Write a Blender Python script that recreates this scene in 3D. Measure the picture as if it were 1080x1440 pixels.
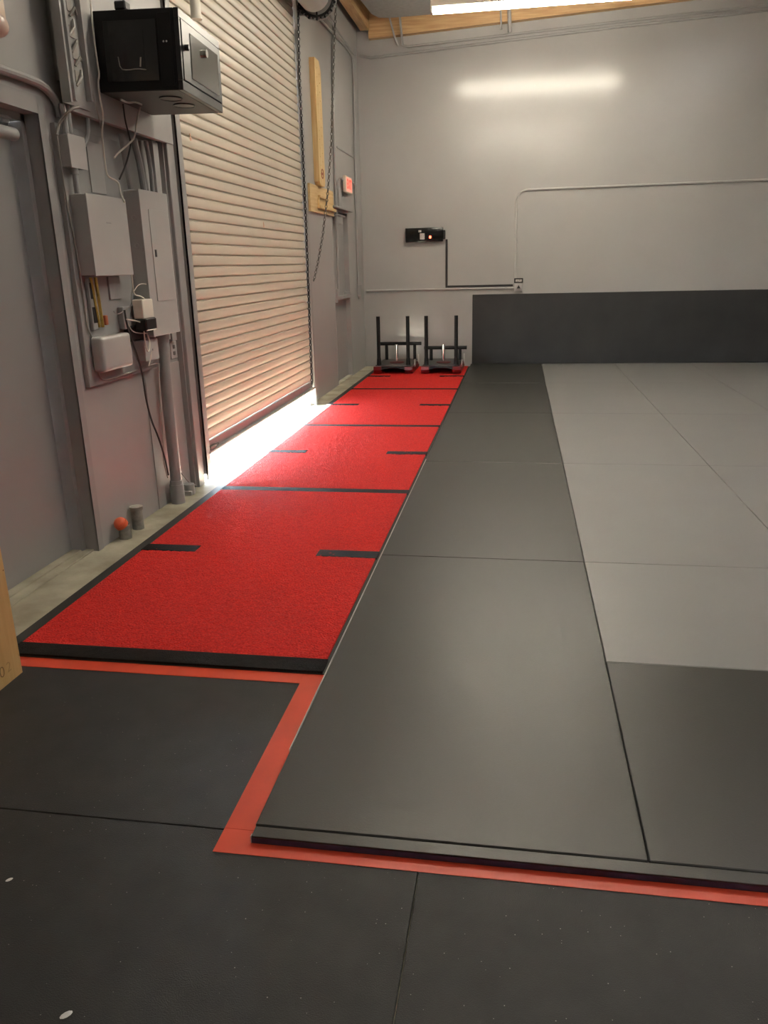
import bpy, bmesh, math, random
from mathutils import Vector, Matrix
random.seed(4)
S = bpy.context.scene
for o in list(bpy.data.objects): bpy.data.objects.remove(o)
COL = S.collection
# ------------------------------------------------------------------ camera
EYE = Vector((0, 0, 1.434)); FPX = 1112.27
YAW, PITCH, ROLL = -0.168695, -0.303484, -0.0246441
_f = Vector((math.sin(YAW)*math.cos(PITCH), math.cos(YAW)*math.cos(PITCH), math.sin(PITCH)))
_r0 = Vector((math.cos(YAW), -math.sin(YAW), 0)); _u0 = _r0.cross(_f)
_r = _r0*math.cos(ROLL) + _u0*math.sin(ROLL); _u = _u0*math.cos(ROLL) - _r0*math.sin(ROLL)
cd = bpy.data.cameras.new('camera'); cam = bpy.data.objects.new('camera', cd); COL.objects.link(cam)
cd.sensor_fit = 'AUTO'; cd.sensor_width = 36; cd.lens = FPX*36/1440; cd.clip_start = .02; cd.clip_end = 300
cam.matrix_world = Matrix(((_r.x, _u.x, -_f.x, EYE.x), (_r.y, _u.y, -_f.y, EYE.y), (_r.z, _u.z, -_f.z, EYE.z), (0, 0, 0, 1)))
S.camera = cam
# ------------------------------------------------------------------ world, sun, exposure
W = bpy.data.worlds.new('sky'); S.world = W; W.use_nodes = True
bg = W.node_tree.nodes['Background']; bg.inputs[0].default_value = (.76, .87, 1, 1); bg.inputs[1].default_value = 42.0
sl = bpy.data.lights.new('sun', 'SUN'); sl.energy = 170; sl.angle = .0093; sl.color = (1, .95, .88)
sun = bpy.data.objects.new('sun_offscreen', sl); COL.objects.link(sun)
sun.rotation_euler = Vector((1, .12, -.76)).to_track_quat('-Z', 'Y').to_euler()
TUBE_STRENGTH = 46.0
S.view_settings.view_transform = 'Standard'; S.view_settings.look = 'None'
S.view_settings.exposure = 0.95; S.view_settings.gamma = 1.0; S.view_settings.use_curve_mapping = False
# ------------------------------------------------------------------ pixel -> point on a known plane
def _ray(px, py): return _f + _r*((px-540)/FPX) - _u*((py-720)/FPX)
def WX(px, py, X):
    d = _ray(px, py); return EYE + d*((X-EYE.x)/d.x)
def WY(px, py, Y):
    d = _ray(px, py); return EYE + d*((Y-EYE.y)/d.y)
def WZ(px, py, Z=0.):
    d = _ray(px, py); return EYE + d*((Z-EYE.z)/d.z)
# ------------------------------------------------------------------ materials
MATS = {}
def M(name, col, rough=.5, metal=0., var=.0, vscale=6., bump=0., bscale=60., emit=None, estr=0., spec=.5, col2=None, stretch=None, detail=4.):
    if name in MATS: return MATS[name]
    m = bpy.data.materials.new(name); m.use_nodes = True; nt = m.node_tree; b = nt.nodes['Principled BSDF']
    b.inputs['Base Color'].default_value = (*col, 1); b.inputs['Roughness'].default_value = rough
    b.inputs['Metallic'].default_value = metal; b.inputs['Specular IOR Level'].default_value = spec
    tc = nt.nodes.new('ShaderNodeTexCoord'); vec = tc.outputs['Object']
    if stretch:
        mp = nt.nodes.new('ShaderNodeMapping'); mp.inputs['Scale'].default_value = stretch
        nt.links.new(vec, mp.inputs[0]); vec = mp.outputs[0]
    if var or col2:
        n = nt.nodes.new('ShaderNodeTexNoise'); n.inputs['Scale'].default_value = vscale; n.inputs['Detail'].default_value = detail
        nt.links.new(vec, n.inputs['Vector'])
        r = nt.nodes.new('ShaderNodeValToRGB'); e = r.color_ramp.elements
        e[0].position = .3; e[1].position = .7
        c2 = col2 if col2 else tuple(min(1, c*(1+var)) for c in col); c1 = col if col2 else tuple(c*(1-var) for c in col)
        e[0].color = (*c1, 1); e[1].color = (*c2, 1)
        nt.links.new(n.outputs['Fac'], r.inputs[0]); nt.links.new(r.outputs[0], b.inputs['Base Color'])
    if bump:
        n2 = nt.nodes.new('ShaderNodeTexNoise'); n2.inputs['Scale'].default_value = bscale; n2.inputs['Detail'].default_value = 3
        bp = nt.nodes.new('ShaderNodeBump'); bp.inputs['Strength'].default_value = bump; bp.inputs['Distance'].default_value = .01
        nt.links.new(vec, n2.inputs['Vector']); nt.links.new(n2.outputs['Fac'], bp.inputs['Height']); nt.links.new(bp.outputs[0], b.inputs['Normal'])
    if emit:
        b.inputs['Emission Color'].default_value = (*emit, 1); b.inputs['Emission Strength'].default_value = estr
    MATS[name] = m; return m
def rubber(name, base, speck, dens):
    m = M(name, base, .55, var=.35, vscale=9, bump=.25, bscale=350)
    nt = m.node_tree; b = nt.nodes['Principled BSDF']
    src = b.inputs['Base Color'].links[0].from_socket
    tc = nt.nodes.new('ShaderNodeTexCoord')
    v = nt.nodes.new('ShaderNodeTexVoronoi'); v.inputs['Scale'].default_value = dens
    nt.links.new(tc.outputs['Object'], v.inputs['Vector'])
    sp = nt.nodes.new('ShaderNodeSeparateColor'); nt.links.new(v.outputs['Color'], sp.inputs[0])
    gt = nt.nodes.new('ShaderNodeMath'); gt.operation = 'GREATER_THAN'; gt.inputs[1].default_value = .80; nt.links.new(sp.outputs[0], gt.inputs[0])
    mr = nt.nodes.new('ShaderNodeMath'); mr.operation = 'MULTIPLY'; mr.inputs[1].default_value = .14; nt.links.new(sp.outputs[1], mr.inputs[0])
    lt = nt.nodes.new('ShaderNodeMath'); lt.operation = 'LESS_THAN'; nt.links.new(v.outputs['Distance'], lt.inputs[0]); nt.links.new(mr.outputs[0], lt.inputs[1])
    mu = nt.nodes.new('ShaderNodeMath'); mu.operation = 'MULTIPLY'; nt.links.new(gt.outputs[0], mu.inputs[0]); nt.links.new(lt.outputs[0], mu.inputs[1])
    mx = nt.nodes.new('ShaderNodeMix'); mx.data_type = 'RGBA'; nt.links.new(mu.outputs[0], mx.inputs['Factor'])
    nt.links.new(src, mx.inputs['A']); mx.inputs['B'].default_value = (*speck, 1)
    nt.links.new(mx.outputs['Result'], b.inputs['Base Color'])
    return m
def wood(name, c1, c2, axis=1, rough=.5, sc=3.):
    st = [14, 14, 14]; st[axis] = 1.
    return M(name, c1, rough, col2=c2, vscale=sc, stretch=tuple(st), detail=6, bump=.05, bscale=8)
WALLG = M('grey wall paint', (.37, .362, .353), .36, var=.04, vscale=1.5, bump=.05, bscale=9)
WALLB = M('grey gloss block wall paint', (.37, .362, .353), .20, var=.04, vscale=1.1, bump=.07, bscale=2.2)
CONC = M('concrete', (.27, .245, .175), .8, col2=(.46, .43, .33), vscale=5, bump=.15, bscale=40)
PAVE = M('outdoor pavement', (.62, .60, .56), .9, var=.08, vscale=3)
CEIL = M('ceiling deck', (.52, .48, .42), .8, var=.1, vscale=2)
WOODB = wood('roof timber', (.42, .24, .10), (.60, .40, .20), 0)
WOODY = wood('roof timber lengthwise', (.42, .24, .10), (.60, .40, .20), 1)
PLY = wood('birch plywood', (.58, .36, .14), (.68, .46, .20), 2, .45, 2.2)
PINE = wood('pine board', (.66, .44, .18), (.80, .60, .30), 2, .5)
PINEH = wood('pine board crosswise', (.60, .40, .17), (.78, .58, .30), 1, .5)
CREAM = M('cream enamelled slat', (.62, .56, .46), .42, var=.03, vscale=4)
STEELP = M('grey painted steel', (.325, .319, .312), .4, var=.05, vscale=8)
STEELD = M('dark grey painted steel', (.13, .125, .115), .45, var=.1, vscale=8)
PIPEC = M('weathered grey pipe', (.27, .26, .23), .6, var=.35, vscale=25)
DOORG = M('grey painted door', (.29, .285, .279), .38, var=.02, vscale=3)
ENCL = M('grey enclosure enamel', (.43, .421, .408), .4, var=.03, vscale=5)
GALV = M('galvanised steel', (.5, .5, .5), .35, metal=.9, var=.1, vscale=20)
CHROME = M('chrome', (.8, .8, .8), .12, metal=1.)
BLACKM = M('black powder coat', (.006, .006, .0065), .5, spec=.3)
BLACKG = M('black gloss sheet', (.006, .006, .006), .16)
BLACKP = M('black plastic', (.012, .011, .012), .4)
SMOKE = M('smoked door panel', (.07, .066, .055), .12)
CABF = M('satin black door enamel', (.010, .010, .0105), .34)
WHITEP = M('white plastic', (.80, .76, .66), .4)
WHITEC = M('white cable jacket', (.72, .68, .60), .5)
GREYC = M('grey painted cable', (.33, .31, .28), .5)
DARKC = M('dark cable jacket', (.05, .047, .045), .5)
BRASS = M('brass bar', (.62, .42, .12), .3, metal=.8, var=.2, vscale=40)
COPPER = M('red copper', (.55, .16, .08), .4, metal=.3)
TAPE = M('red vinyl tape', (.66, .066, .026), .42, var=.08, vscale=7)
MATD = M('dark charcoal mat vinyl', (.032, .0312, .027), .36, var=.05, vscale=3, bump=.05, bscale=220, spec=.5)
MATG = M('light grey mat vinyl', (.240, .238, .231), .40, var=.025, vscale=2.5, bump=.05, bscale=220)
PURP = M('mat edge foam', (.055, .048, .088), .6, var=.2, vscale=30)
PADB = M('wall pad rubber', (.017, .017, .018), .6, col2=(.027, .027, .028), vscale=2.5, bump=.2, bscale=60)
SKID = M('sled red paint', (.16, .006, .008), .4, var=.15, vscale=20)
ORANGE = M('orange plastic', (.85, .15, .06), .5, var=.1, vscale=30)
RUBB = rubber('black crumb rubber', (.0155, .0153, .0145), (.26, .25, .23), 100)
GLOW = M('fluorescent tube', (1, 1, 1), .4, emit=(1, .92, .77), estr=TUBE_STRENGTH)
LED = M('red indicator lamp', (.5, .02, .01), .3, emit=(1, .06, .03), estr=7)
EXITR = M('exit sign red', (.75, .06, .04), .4, emit=(1, .10, .06), estr=.45)
STICK = M('sticker white', (.45, .42, .40), .5, var=.5, vscale=90)
PENCIL = M('pencil mark', (.24, .14, .05), .7)
PENCIL2 = M('faint pencil mark', (.45, .29, .12), .7)
LOGO = M('branded mark', (.34, .10, .06), .6)
TURFR = M('red turf pile', (.46, .009, .008), .8, col2=(.78, .034, .024), vscale=140, bump=1., bscale=120, spec=.2, detail=3)
TURFK = M('black turf stripe', (.004, .004, .004), .85, col2=(.022, .018, .016), vscale=220, bump=.9, bscale=260, spec=.2)
TURFB = M('turf backing', (.022, .021, .017), .7)
for k in ('Sheen Weight',): TURFR.node_tree.nodes['Principled BSDF'].inputs[k].default_value = .03
TURFR.node_tree.nodes['Principled BSDF'].inputs['Sheen Roughness'].default_value = .4
TURFR.node_tree.nodes['Principled BSDF'].inputs['Sheen Tint'].default_value = (1, .55, .6, 1)
# skylight sheet: diffusing white plastic
m = bpy.data.materials.new('opal skylight sheet'); m.use_nodes = True; nt = m.node_tree
tr = nt.nodes.new('ShaderNodeBsdfTranslucent'); tr.inputs[0].default_value = (.145, .138, .133, 1)
nt.links.new(tr.outputs[0], nt.nodes['Material Output'].inputs[0]); OPAL = m
# ------------------------------------------------------------------ mesh building
class G:
    def __init__(s): s.bm = bmesh.new()
    def box(s, x0, y0, z0, x1, y1, z1, bev=0., seg=1):
        t = bmesh.new(); bmesh.ops.create_cube(t, size=1)
        for v in t.verts: v.co = Vector(((x0+x1)/2 + v.co.x*(x1-x0), (y0+y1)/2 + v.co.y*(y1-y0), (z0+z1)/2 + v.co.z*(z1-z0)))
        if bev: bmesh.ops.bevel(t, geom=t.edges[:], offset=bev, segments=seg, affect='EDGES', profile=.6)
        return s.merge(t)
    def merge(s, t, mx=None):
        if mx: bmesh.ops.transform(t, matrix=mx, verts=t.verts[:])
        me = bpy.data.meshes.new('tmp'); t.to_mesh(me); t.free(); s.bm.from_mesh(me); bpy.data.meshes.remove(me); return s
    def cyl(s, p0, p1, r, r2=None, seg=16):
        p0, p1 = Vector(p0), Vector(p1); d = p1-p0; t = bmesh.new()
        bmesh.ops.create_cone(t, cap_ends=True, segments=seg, radius1=r, radius2=r if r2 is None else r2, depth=d.length)
        q = d.to_track_quat('Z', 'Y').to_matrix().to_4x4()
        return s.merge(t, Matrix.Translation((p0+p1)/2) @ q)
    def tube(s, pts, r, seg=8, smooth=0):
        P = [Vector(p) for p in pts]
        for _ in range(smooth):
            Q = [P[0]]
            for a, b in zip(P, P[1:]): Q += [a*.75+b*.25, a*.25+b*.75]
            P = Q+[P[-1]]
        n = None; rings = []
        for i, p in enumerate(P):
            t = (P[min(i+1, len(P)-1)]-P[max(i-1, 0)]).normalized()
            if n is None: n = t.orthogonal().normalized()
            else: n = (n - t*n.dot(t)); n = n.normalized() if n.length > 1e-6 else t.orthogonal().normalized()
            b = t.cross(n)
            rings.append([s.bm.verts.new(p + (n*math.cos(a)+b*math.sin(a))*r) for a in [2*math.pi*k/seg for k in range(seg)]])
        for A, B in zip(rings, rings[1:]):
            for k in range(seg): s.bm.faces.new((A[k], A[(k+1) % seg], B[(k+1) % seg], B[k]))
        s.bm.faces.new(rings[0][::-1]); s.bm.faces.new(rings[-1]); return s
    def prism(s, poly, axis, a, b):
        def pt(u, v, w):
            c = [0, 0, 0]; o = [i for i in range(3) if i != axis]; c[o[0]] = u; c[o[1]] = v; c[axis] = w; return c
        A = [s.bm.verts.new(pt(u, v, a)) for u, v in poly]; B = [s.bm.verts.new(pt(u, v, b)) for u, v in poly]
        n = len(poly)
        s.bm.faces.new(A[::-1]); s.bm.faces.new(B)
        for i in range(n): s.bm.faces.new((A[i], A[(i+1) % n], B[(i+1) % n], B[i]))
        return s
    def torus(s, c, R, r, axis=2, a=24, b=8, sx=1., mat=None):
        V = []
        for i in range(a):
            th = 2*math.pi*i/a; ring = []
            for j in range(b):
                ph = 2*math.pi*j/b; u = (R+r*math.cos(ph)); p = [u*math.cos(th)*sx, u*math.sin(th), r*math.sin(ph)]
                if axis == 1: p = [p[0], p[2], p[1]]
                if axis == 0: p = [p[2], p[0], p[1]]
                p = Vector(p)
                if mat: p = mat @ p
                ring.append(s.bm.verts.new(p+Vector(c)))
            V.append(ring)
        for i in range(a):
            for j in range(b): s.bm.faces.new((V[i][j], V[(i+1) % a][j], V[(i+1) % a][(j+1) % b], V[i][(j+1) % b]))
        return s
    def sphere(s, c, r, sc=(1, 1, 1), u=16, v=10):
        t = bmesh.new(); bmesh.ops.create_uvsphere(t, u_segments=u, v_segments=v, radius=r)
        return s.merge(t, Matrix.Translation(c) @ Matrix.Diagonal((*sc, 1)))
    def rot(s, mx): bmesh.ops.transform(s.bm, matrix=mx, verts=s.bm.verts[:]); return s
ORG = {}
def done(o, label=None, cat=None, group=None, kind=None):
    if label: o['label'] = label
    if cat: o['category'] = cat
    if group: o['group'] = group
    if kind: o['kind'] = kind
    return o
def shade(me, ang=.6):
    for p in me.polygons: p.use_smooth = True
    try: me.set_sharp_from_angle(angle=ang)
    except Exception: pass
def mesh(name, g, mat, org):
    bm = g.bm; bmesh.ops.recalc_face_normals(bm, faces=bm.faces[:])
    for v in bm.verts: v.co -= org
    me = bpy.data.meshes.new(name); bm.to_mesh(me); bm.free(); me.materials.append(mat); shade(me)
    o = bpy.data.objects.new(name, me); COL.objects.link(o); return o
def base_of(g):
    xs = [v.co for v in g.bm.verts]
    lo = Vector([min(c[i] for c in xs) for i in range(3)]); hi = Vector([max(c[i] for c in xs) for i in range(3)])
    return Vector(((lo.x+hi.x)/2, (lo.y+hi.y)/2, lo.z))
def top(name, g, mat, label, cat, group=None, kind=None):
    og = base_of(g); o = mesh(name, g, mat, og); o.location = og; ORG[o.name] = og
    return done(o, label, cat, group, kind)
def thing(name, loc, label, cat, group=None, kind=None):
    o = bpy.data.objects.new(name, None); o.empty_display_size = .1; COL.objects.link(o); o.location = loc; ORG[o.name] = Vector(loc)
    return done(o, label, cat, group, kind)
def part(name, g, mat, par, label=None, kind=None):
    o = mesh(name, g, mat, ORG[par.name]); o.parent = par; ORG[o.name] = Vector((0, 0, 0)); ORG[o.name] = ORG[par.name].copy()
    if label: o['label'] = label
    if kind: o['kind'] = kind
    return o
def struct(name, g, mat, label=None):
    og = base_of(g); o = mesh(name, g, mat, og); o.location = og; ORG[o.name] = og; o['kind'] = 'structure'
    if label: o['label'] = label
    return o
def text_mesh(name, txt, size, mx, mat, par, ext=.001, bold=0.):
    cu = bpy.data.curves.new(name, 'FONT'); cu.body = txt; cu.size = size; cu.extrude = ext; cu.offset = bold; cu.align_x = 'CENTER'; cu.align_y = 'CENTER'; cu.resolution_u = 3
    t = bpy.data.objects.new(name, cu); COL.objects.link(t); bpy.context.view_layer.update()
    me = bpy.data.meshes.new_from_object(t.evaluated_get(bpy.context.evaluated_depsgraph_get()))
    bpy.data.objects.remove(t); me.transform(Matrix.Translation(-ORG[par.name]) @ mx); me.name = name
    me.materials.clear(); me.materials.append(mat)
    o = bpy.data.objects.new(name, me); COL.objects.link(o); o.parent = par; return o
FACE_X = Matrix(((0, 0, 1, 0), (1, 0, 0, 0), (0, 1, 0, 0), (0, 0, 0, 1)))   # text read from +x
FACE_Y = Matrix(((1, 0, 0, 0), (0, 0, -1, 0), (0, 1, 0, 0), (0, 0, 0, 1)))  # text read from -y
# ================================================================== SETTING
XW, YB, XR, YF = -2.19, 11.60, 9.5, -6.0
XO = XW-.22
struct('floor', G().box(XO, YF-.2, -.12, XR+.2, YB+.2, 0), CONC, 'bare tan concrete floor slab along the walls')
struct('pavement', G().box(-14, -8, -.16, XO, 16, -.03), PAVE, 'sunlit pavement outside the roll-up door')
D1 = (2.74, 3.695, 2.134); RD = (5.13, 8.23, 3.95); D3 = (9.70, 10.61, 2.08); ZT = 5.4
def shell(x0, x1, ys, zs, hole):
    g = G(); c = {}
    def v(x, y, z):
        k = (round(x, 4), round(y, 4), round(z, 4))
        if k not in c: c[k] = g.bm.verts.new((x, y, z))
        return c[k]
    ny, nz = len(ys)-1, len(zs)-1; sol = lambda i, j: 0 <= i < ny and 0 <= j < nz and not hole((ys[i]+ys[i+1])/2, (zs[j]+zs[j+1])/2)
    for i in range(ny):
        for j in range(nz):
            if not sol(i, j): continue
            a, b, e, h = ys[i], ys[i+1], zs[j], zs[j+1]
            for x in (x0, x1): g.bm.faces.new((v(x, a, e), v(x, b, e), v(x, b, h), v(x, a, h)))
            if not sol(i-1, j): g.bm.faces.new((v(x0, a, e), v(x1, a, e), v(x1, a, h), v(x0, a, h)))
            if not sol(i+1, j): g.bm.faces.new((v(x0, b, e), v(x1, b, e), v(x1, b, h), v(x0, b, h)))
            if not sol(i, j-1): g.bm.faces.new((v(x0, a, e), v(x1, a, e), v(x1, b, e), v(x0, b, e)))
            if not sol(i, j+1): g.bm.faces.new((v(x0, a, h), v(x1, a, h), v(x1, b, h), v(x0, b, h)))
    return g
g = shell(XO, XW, [YF-.2, D1[0], D1[1], RD[0], RD[1], D3[0], D3[1], YB+.2], [0, D3[2], D1[2], RD[2], ZT],
          lambda y, z: any(q[0] < y < q[1] and z < q[2] for q in (D1, RD, D3)))
struct('wall_left', g, WALLG, 'grey painted wall with the roll-up door and two steel doors')
struct('wall_back', G().box(XW, YB, 0, XR+.2, YB+.2, ZT), WALLB, 'glossy grey painted wall at the end of the gym')
struct('wall_right', G().box(XR, YF-.2, 0, XR+.2, YB, ZT), WALLB, 'grey painted side wall')
struct('wall_front', G().box(XW, YF-.2, 0, XR, YF, ZT), WALLB, 'grey painted entrance wall')
def zc(x): return 4.60 + .046*(x-XW)
SKY = (2.5, 4.3, -4.5, 7.2)
def slab(g, x0, x1, y0, y1, t=.06):
    v = [g.bm.verts.new((x, y, zc(x)+dz)) for dz in (0, t) for x, y in ((x0, y0), (x1, y0), (x1, y1), (x0, y1))]
    for f in ((3, 2, 1, 0), (4, 5, 6, 7), (0, 1, 5, 4), (1, 2, 6, 5), (2, 3, 7, 6), (3, 0, 4, 7)): g.bm.faces.new([v[i] for i in f])
g = G(); slab(g, XW, SKY[0], YF, YB); slab(g, SKY[1], XR, YF, YB); slab(g, SKY[0], SKY[1], YF, SKY[2]); slab(g, SKY[0], SKY[1], SKY[3], YB)
ce = struct('ceiling', g, CEIL, 'low sloping timber deck roof')
g = G(); slab(g, SKY[0]-.05, SKY[1]+.05, SKY[2]-.05, SKY[3]+.05, .01)
for v in g.bm.verts: v.co.z += .075
struct('window_1_offscreen', g, OPAL, 'translucent skylight strip in the roof')
# exposed timber
g = G()
A = [(XW+.18, YB-.10), (XR, YB-.10), (XR, YB), (XW+.18, YB)]
lo = [g.bm.verts.new((x, y, 4.243+.046*(x+2.01))) for x, y in A]; hi = [g.bm.verts.new((x, y, zc(x))) for x, y in A]
g.bm.faces.new(lo[::-1]); g.bm.faces.new(hi)
for i in range(4): g.bm.faces.new((lo[i], lo[(i+1) % 4], hi[(i+1) % 4], hi[i]))
struct('trim_1', g, WOODB, 'orange timber ledger under the roof along the end wall')
struct('trim_2', G().box(-2.115, YF, 4.335, -1.995, YB-.11, 4.60, .004), WOODY, 'timber roof beam running beside the roll-up door wall')
# ---- steel door nearest, in its recessed frame
d = thing('door_1', (XW-.12, 3.2, 0), 'grey steel door recessed in a stepped grey frame', 'door', kind='structure')
part('door_leaf', G().box(-2.365, D1[0]+.04, .016, -2.32, D1[1]-.041, D1[2]-.042, .002), DOORG, d)
g = G()
for s in (0, 1):
    ya = (D1[0], D1[1])[s]; sg = (1, -1)[s]
    g.box(-2.40, min(ya, ya+sg*.038), 0, -2.258, max(ya, ya+sg*.038), D1[2]-.0)
    g.box(-2.40, min(ya, ya+sg*.006), 0, -2.186, max(ya, ya+sg*.006), D1[2])
g.box(-2.40, D1[0], D1[2]-.038, -2.258, D1[1], D1[2]); g.box(-2.40, D1[0], D1[2]-.006, -2.186, D1[1], D1[2])
part('jamb', g, STEELP, d)
g = G().box(-2.192, D1[1]-.006, 0, -2.184, D1[1]+.045, D1[2]+.068).box(-2.192, D1[0]-.045, 0, -2.184, D1[0]+.006, D1[2]+.068).box(-2.192, D1[0], D1[2]-.006, -2.184, D1[1], D1[2]+.068)
part('frame_face', g, STEELP, d)
part('threshold', G().box(-2.37, D1[0], 0, -2.215, D1[1], .010, .003).box(-2.34, D1[0], .010, -2.27, D1[1], .016), CONC, d)
c = part('door_closer', G().cyl((-2.255, 3.02, 2.022), (-2.255, 3.585, 2.030), .028, seg=20), STEELP, d, 'grey tubular door closer')
part('closer_arm', G().box(-2.27, 2.95, 2.086, -2.235, 3.555, 2.094, .002).box(-2.262, 3.50, 2.07, -2.243, 3.55, 2.10, .003), GALV, c, 'bright flat closer arm')
# ---- roll-up door
SP = .0737; Z0 = .268; NS = int((3.98-Z0)/SP)
d = thing('door_2', (-2.15, (RD[0]+RD[1])/2, 0), 'cream slatted roll-up door raised a hand above the floor', 'roll-up door', kind='structure')
prof = [(-.022, 0), (-.012, 0), (-.012, .006), (-.001, .0095), (.0015, .016), (.0035, .034), (.003, .052), (.001, .066), (-.012, .0738), (-.022, .0738)]
g = G().prism([(-2.146+a, Z0+b) for a, b in prof], 1, 5.150, 8.215)
s0 = part('slat', g, CREAM, d)
for k in range(1, NS):
    s = s0.copy(); COL.objects.link(s); s.parent = d; s.location = (0, 0, k*SP)
b = part('bottom_bar', G().box(-2.170, 5.150, .205, -2.135, 8.215, .266, .003).box(-2.170, 5.150, .188, -2.100, 8.215, .204, .003), STEELP, d)
part('lock_bolt', G().box(-2.134, 5.19, .207, -2.11, 5.30, .235, .004).cyl((-2.122, 5.17, .222), (-2.122, 5.36, .222), .008), STEELD, b)
part('guide', G().box(-2.19, 5.085, 0.06, -2.108, 5.095, 3.9).box(-2.118, 5.085, .02, -2.108, 5.162, 3.9).box(-2.19, 5.085, .06, -2.172, 5.165, 3.9), STEELP, d)
part('guide', G().box(-2.19, 8.275, 0.01, -2.108, 8.285, 3.9).box(-2.118, 8.205, .01, -2.108, 8.285, 3.9).box(-2.19, 8.2, .01, -2.172, 8.285, 3.9), STEELP, d)
part('barrel', G().cyl((-1.94, 5.1, 3.84), (-1.94, 8.22, 3.84), .15, seg=28), STEELP, d)
part('end_plate', G().cyl((-1.94, 8.33, 3.84), (-1.94, 8.345, 3.84), .19, seg=32).box(-2.188, 8.33, 3.70, -1.94, 8.345, 4.0), STEELP, d)
wh = part('chain_wheel', G().torus((-1.935, 8.29, 3.838), .165, .012, 1, 40, 8).box(-2.09, 8.285, 3.832, -1.78, 8.295, 3.846).box(-1.942, 8.285, 3.68, -1.928, 8.295, 3.99), BLACKM, d)
g = G()
for k in range(30):
    a = 2*math.pi*k/30; g.box(-.008, -.012, .160, .008, .012, .188 + .010*(k % 2))
    bm = g.bm; vs = bm.verts[:][-8:]
    bmesh.ops.rotate(bm, cent=(0, 0, 0), matrix=Matrix.Rotation(a, 3, 'Y'), verts=vs)
    bmesh.ops.translate(bm, vec=(-1.935, 8.29, 3.838), verts=vs)
part('chain_pocket', g, BLACKM, wh)
def chain_geo(pts, pitch=.030, rr=.0058, w=.011):
    g = G(); P = [Vector(p) for p in pts]; L = [0]
    for a, b in zip(P, P[1:]): L.append(L[-1]+(b-a).length)
    n = int(L[-1]/pitch)
    for k in range(n):
        t = (k+.5)*pitch; i = max(j for j in range(len(L)-1) if L[j] <= t); q = (t-L[i])/(L[i+1]-L[i]); c = P[i].lerp(P[i+1], q)
        dz = (P[i+1]-P[i]).normalized(); X = Vector((1, .6, 0)) if k % 2 else Vector((-.6, 1, 0)); X = (X-dz*X.dot(dz)).normalized()
        mx = Matrix((X, dz, X.cross(dz))).transposed()
        g.torus(c, pitch*.52, rr, 2, 8, 4, w/(pitch*.52), mx)
    return g
# near strand of hand chain hanging beside the curtain
top('hand_chain', chain_geo([WX(419, 8, -2.10), WX(421, 100, -2.10), WX(431, 330, -2.10), WX(438.5, 541, -2.10)]), M('black chain', (.03, .03, .035), .3, metal=.6),
    'black hand chain hanging straight down the edge of the roll-up door', 'chain')
top('hand_chain', chain_geo([WX(472.5, 2, -1.98), WX(470, 60, -2.0), WX(466, 200, -2.02), WX(461, 270, -2.04), WX(454, 330, -2.07), WX(447, 370, -2.09), WX(440.5, 398, -2.10)], .036, .0055, .012), STEELD,
    'dark grey hand chain slung sideways past the wooden board to the door guide', 'chain')
top('chain_guard', G().tube([WX(425, 540, -2.15), WX(424, 100, -2.15), WX(422, 22, -2.15)], .012, 8).tube([WX(422, 22, -2.15), WX(419, 20, -2.12), WX(417, 26, -2.12)], .012, 8), STEELP,
    'thin grey upright strip between the roll-up door chain and the wall', 'strip') if False else None
for px, py, l in ((268, 195, 'peach tape scrap stuck on the roll-up door near the wall rack'), (371, 318, 'pale paint spot in the middle of the roll-up door')):
    q = WX(px, py, -2.142); g = G().sphere((0, 0, 0), .018, (.12, 1, .7), 8, 6).box(-.002, .0, .005, .001, .012, .03); g.rot(Matrix.Translation((-2.1415, q.y, q.z)) @ Matrix.Rotation(.4, 4, 'X'))
    top('tape_scrap', g, M('peach tape', (.70, .46, .30), .6), l, 'tape')
# posts beside the roll-up door
struct('trim_3', G().box(XW, 4.955, 0.02, -2.15, 4.975, 3.6).box(XW, 4.965, 0, -2.125, 5.065, 3.6, .004), STEELP, 'grey steel post beside the roll-up door guide')
struct('trim_4', G().box(XW, 8.30, 0.0, -2.165, 8.40, 3.85, .003), STEELP, 'flat grey upright trim on the far side of the roll-up door')
# ---- far door
d = thing('door_3', (XW-.05, 10.15, 0), 'narrow grey steel exit door in the far corner', 'door', kind='structure')
part('door_leaf', G().box(-2.29, D3[0]+.02, .015, -2.245, D3[1]-.02, D3[2]-.02, .002), DOORG, d)
part('jamb', G().box(-2.3, D3[0], 0, -2.186, D3[0]+.02, D3[2]).box(-2.3, D3[1]-.02, 0, -2.186, D3[1], D3[2]).box(-2.3, D3[0], D3[2]-.02, -2.186, D3[1], D3[2]), STEELP, d)
part('drip_cap', G().box(-2.19, D3[0]-.03, D3[2], -2.12, D3[1]+.05, D3[2]+.025, .004), STEELP, d)
c = part('door_closer', G().box(-2.245, 9.93, 1.915, -2.165, 10.22, 1.995, .012, 2), STEELP, d)
part('closer_arm', G().box(-2.2, 9.80, 2.005, -2.15, 10.3, 2.018, .002), STEELP, c)
p = part('panic_bar', G().box(-2.20, 9.76, 1.03, -2.15, 10.52, 1.075, .01, 2), STEELP, d)
part('panic_bar_bracket', G().box(-2.245, 9.74, 1.0, -2.165, 9.80, 1.16, .01, 2).box(-2.245, 10.48, 1.0, -2.165, 10.55, 1.11, .01, 2), STEELP, p)
part('sill', G().box(-2.3, D3[0], 0, XW, D3[1], .012, .003), CONC, d)
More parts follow.
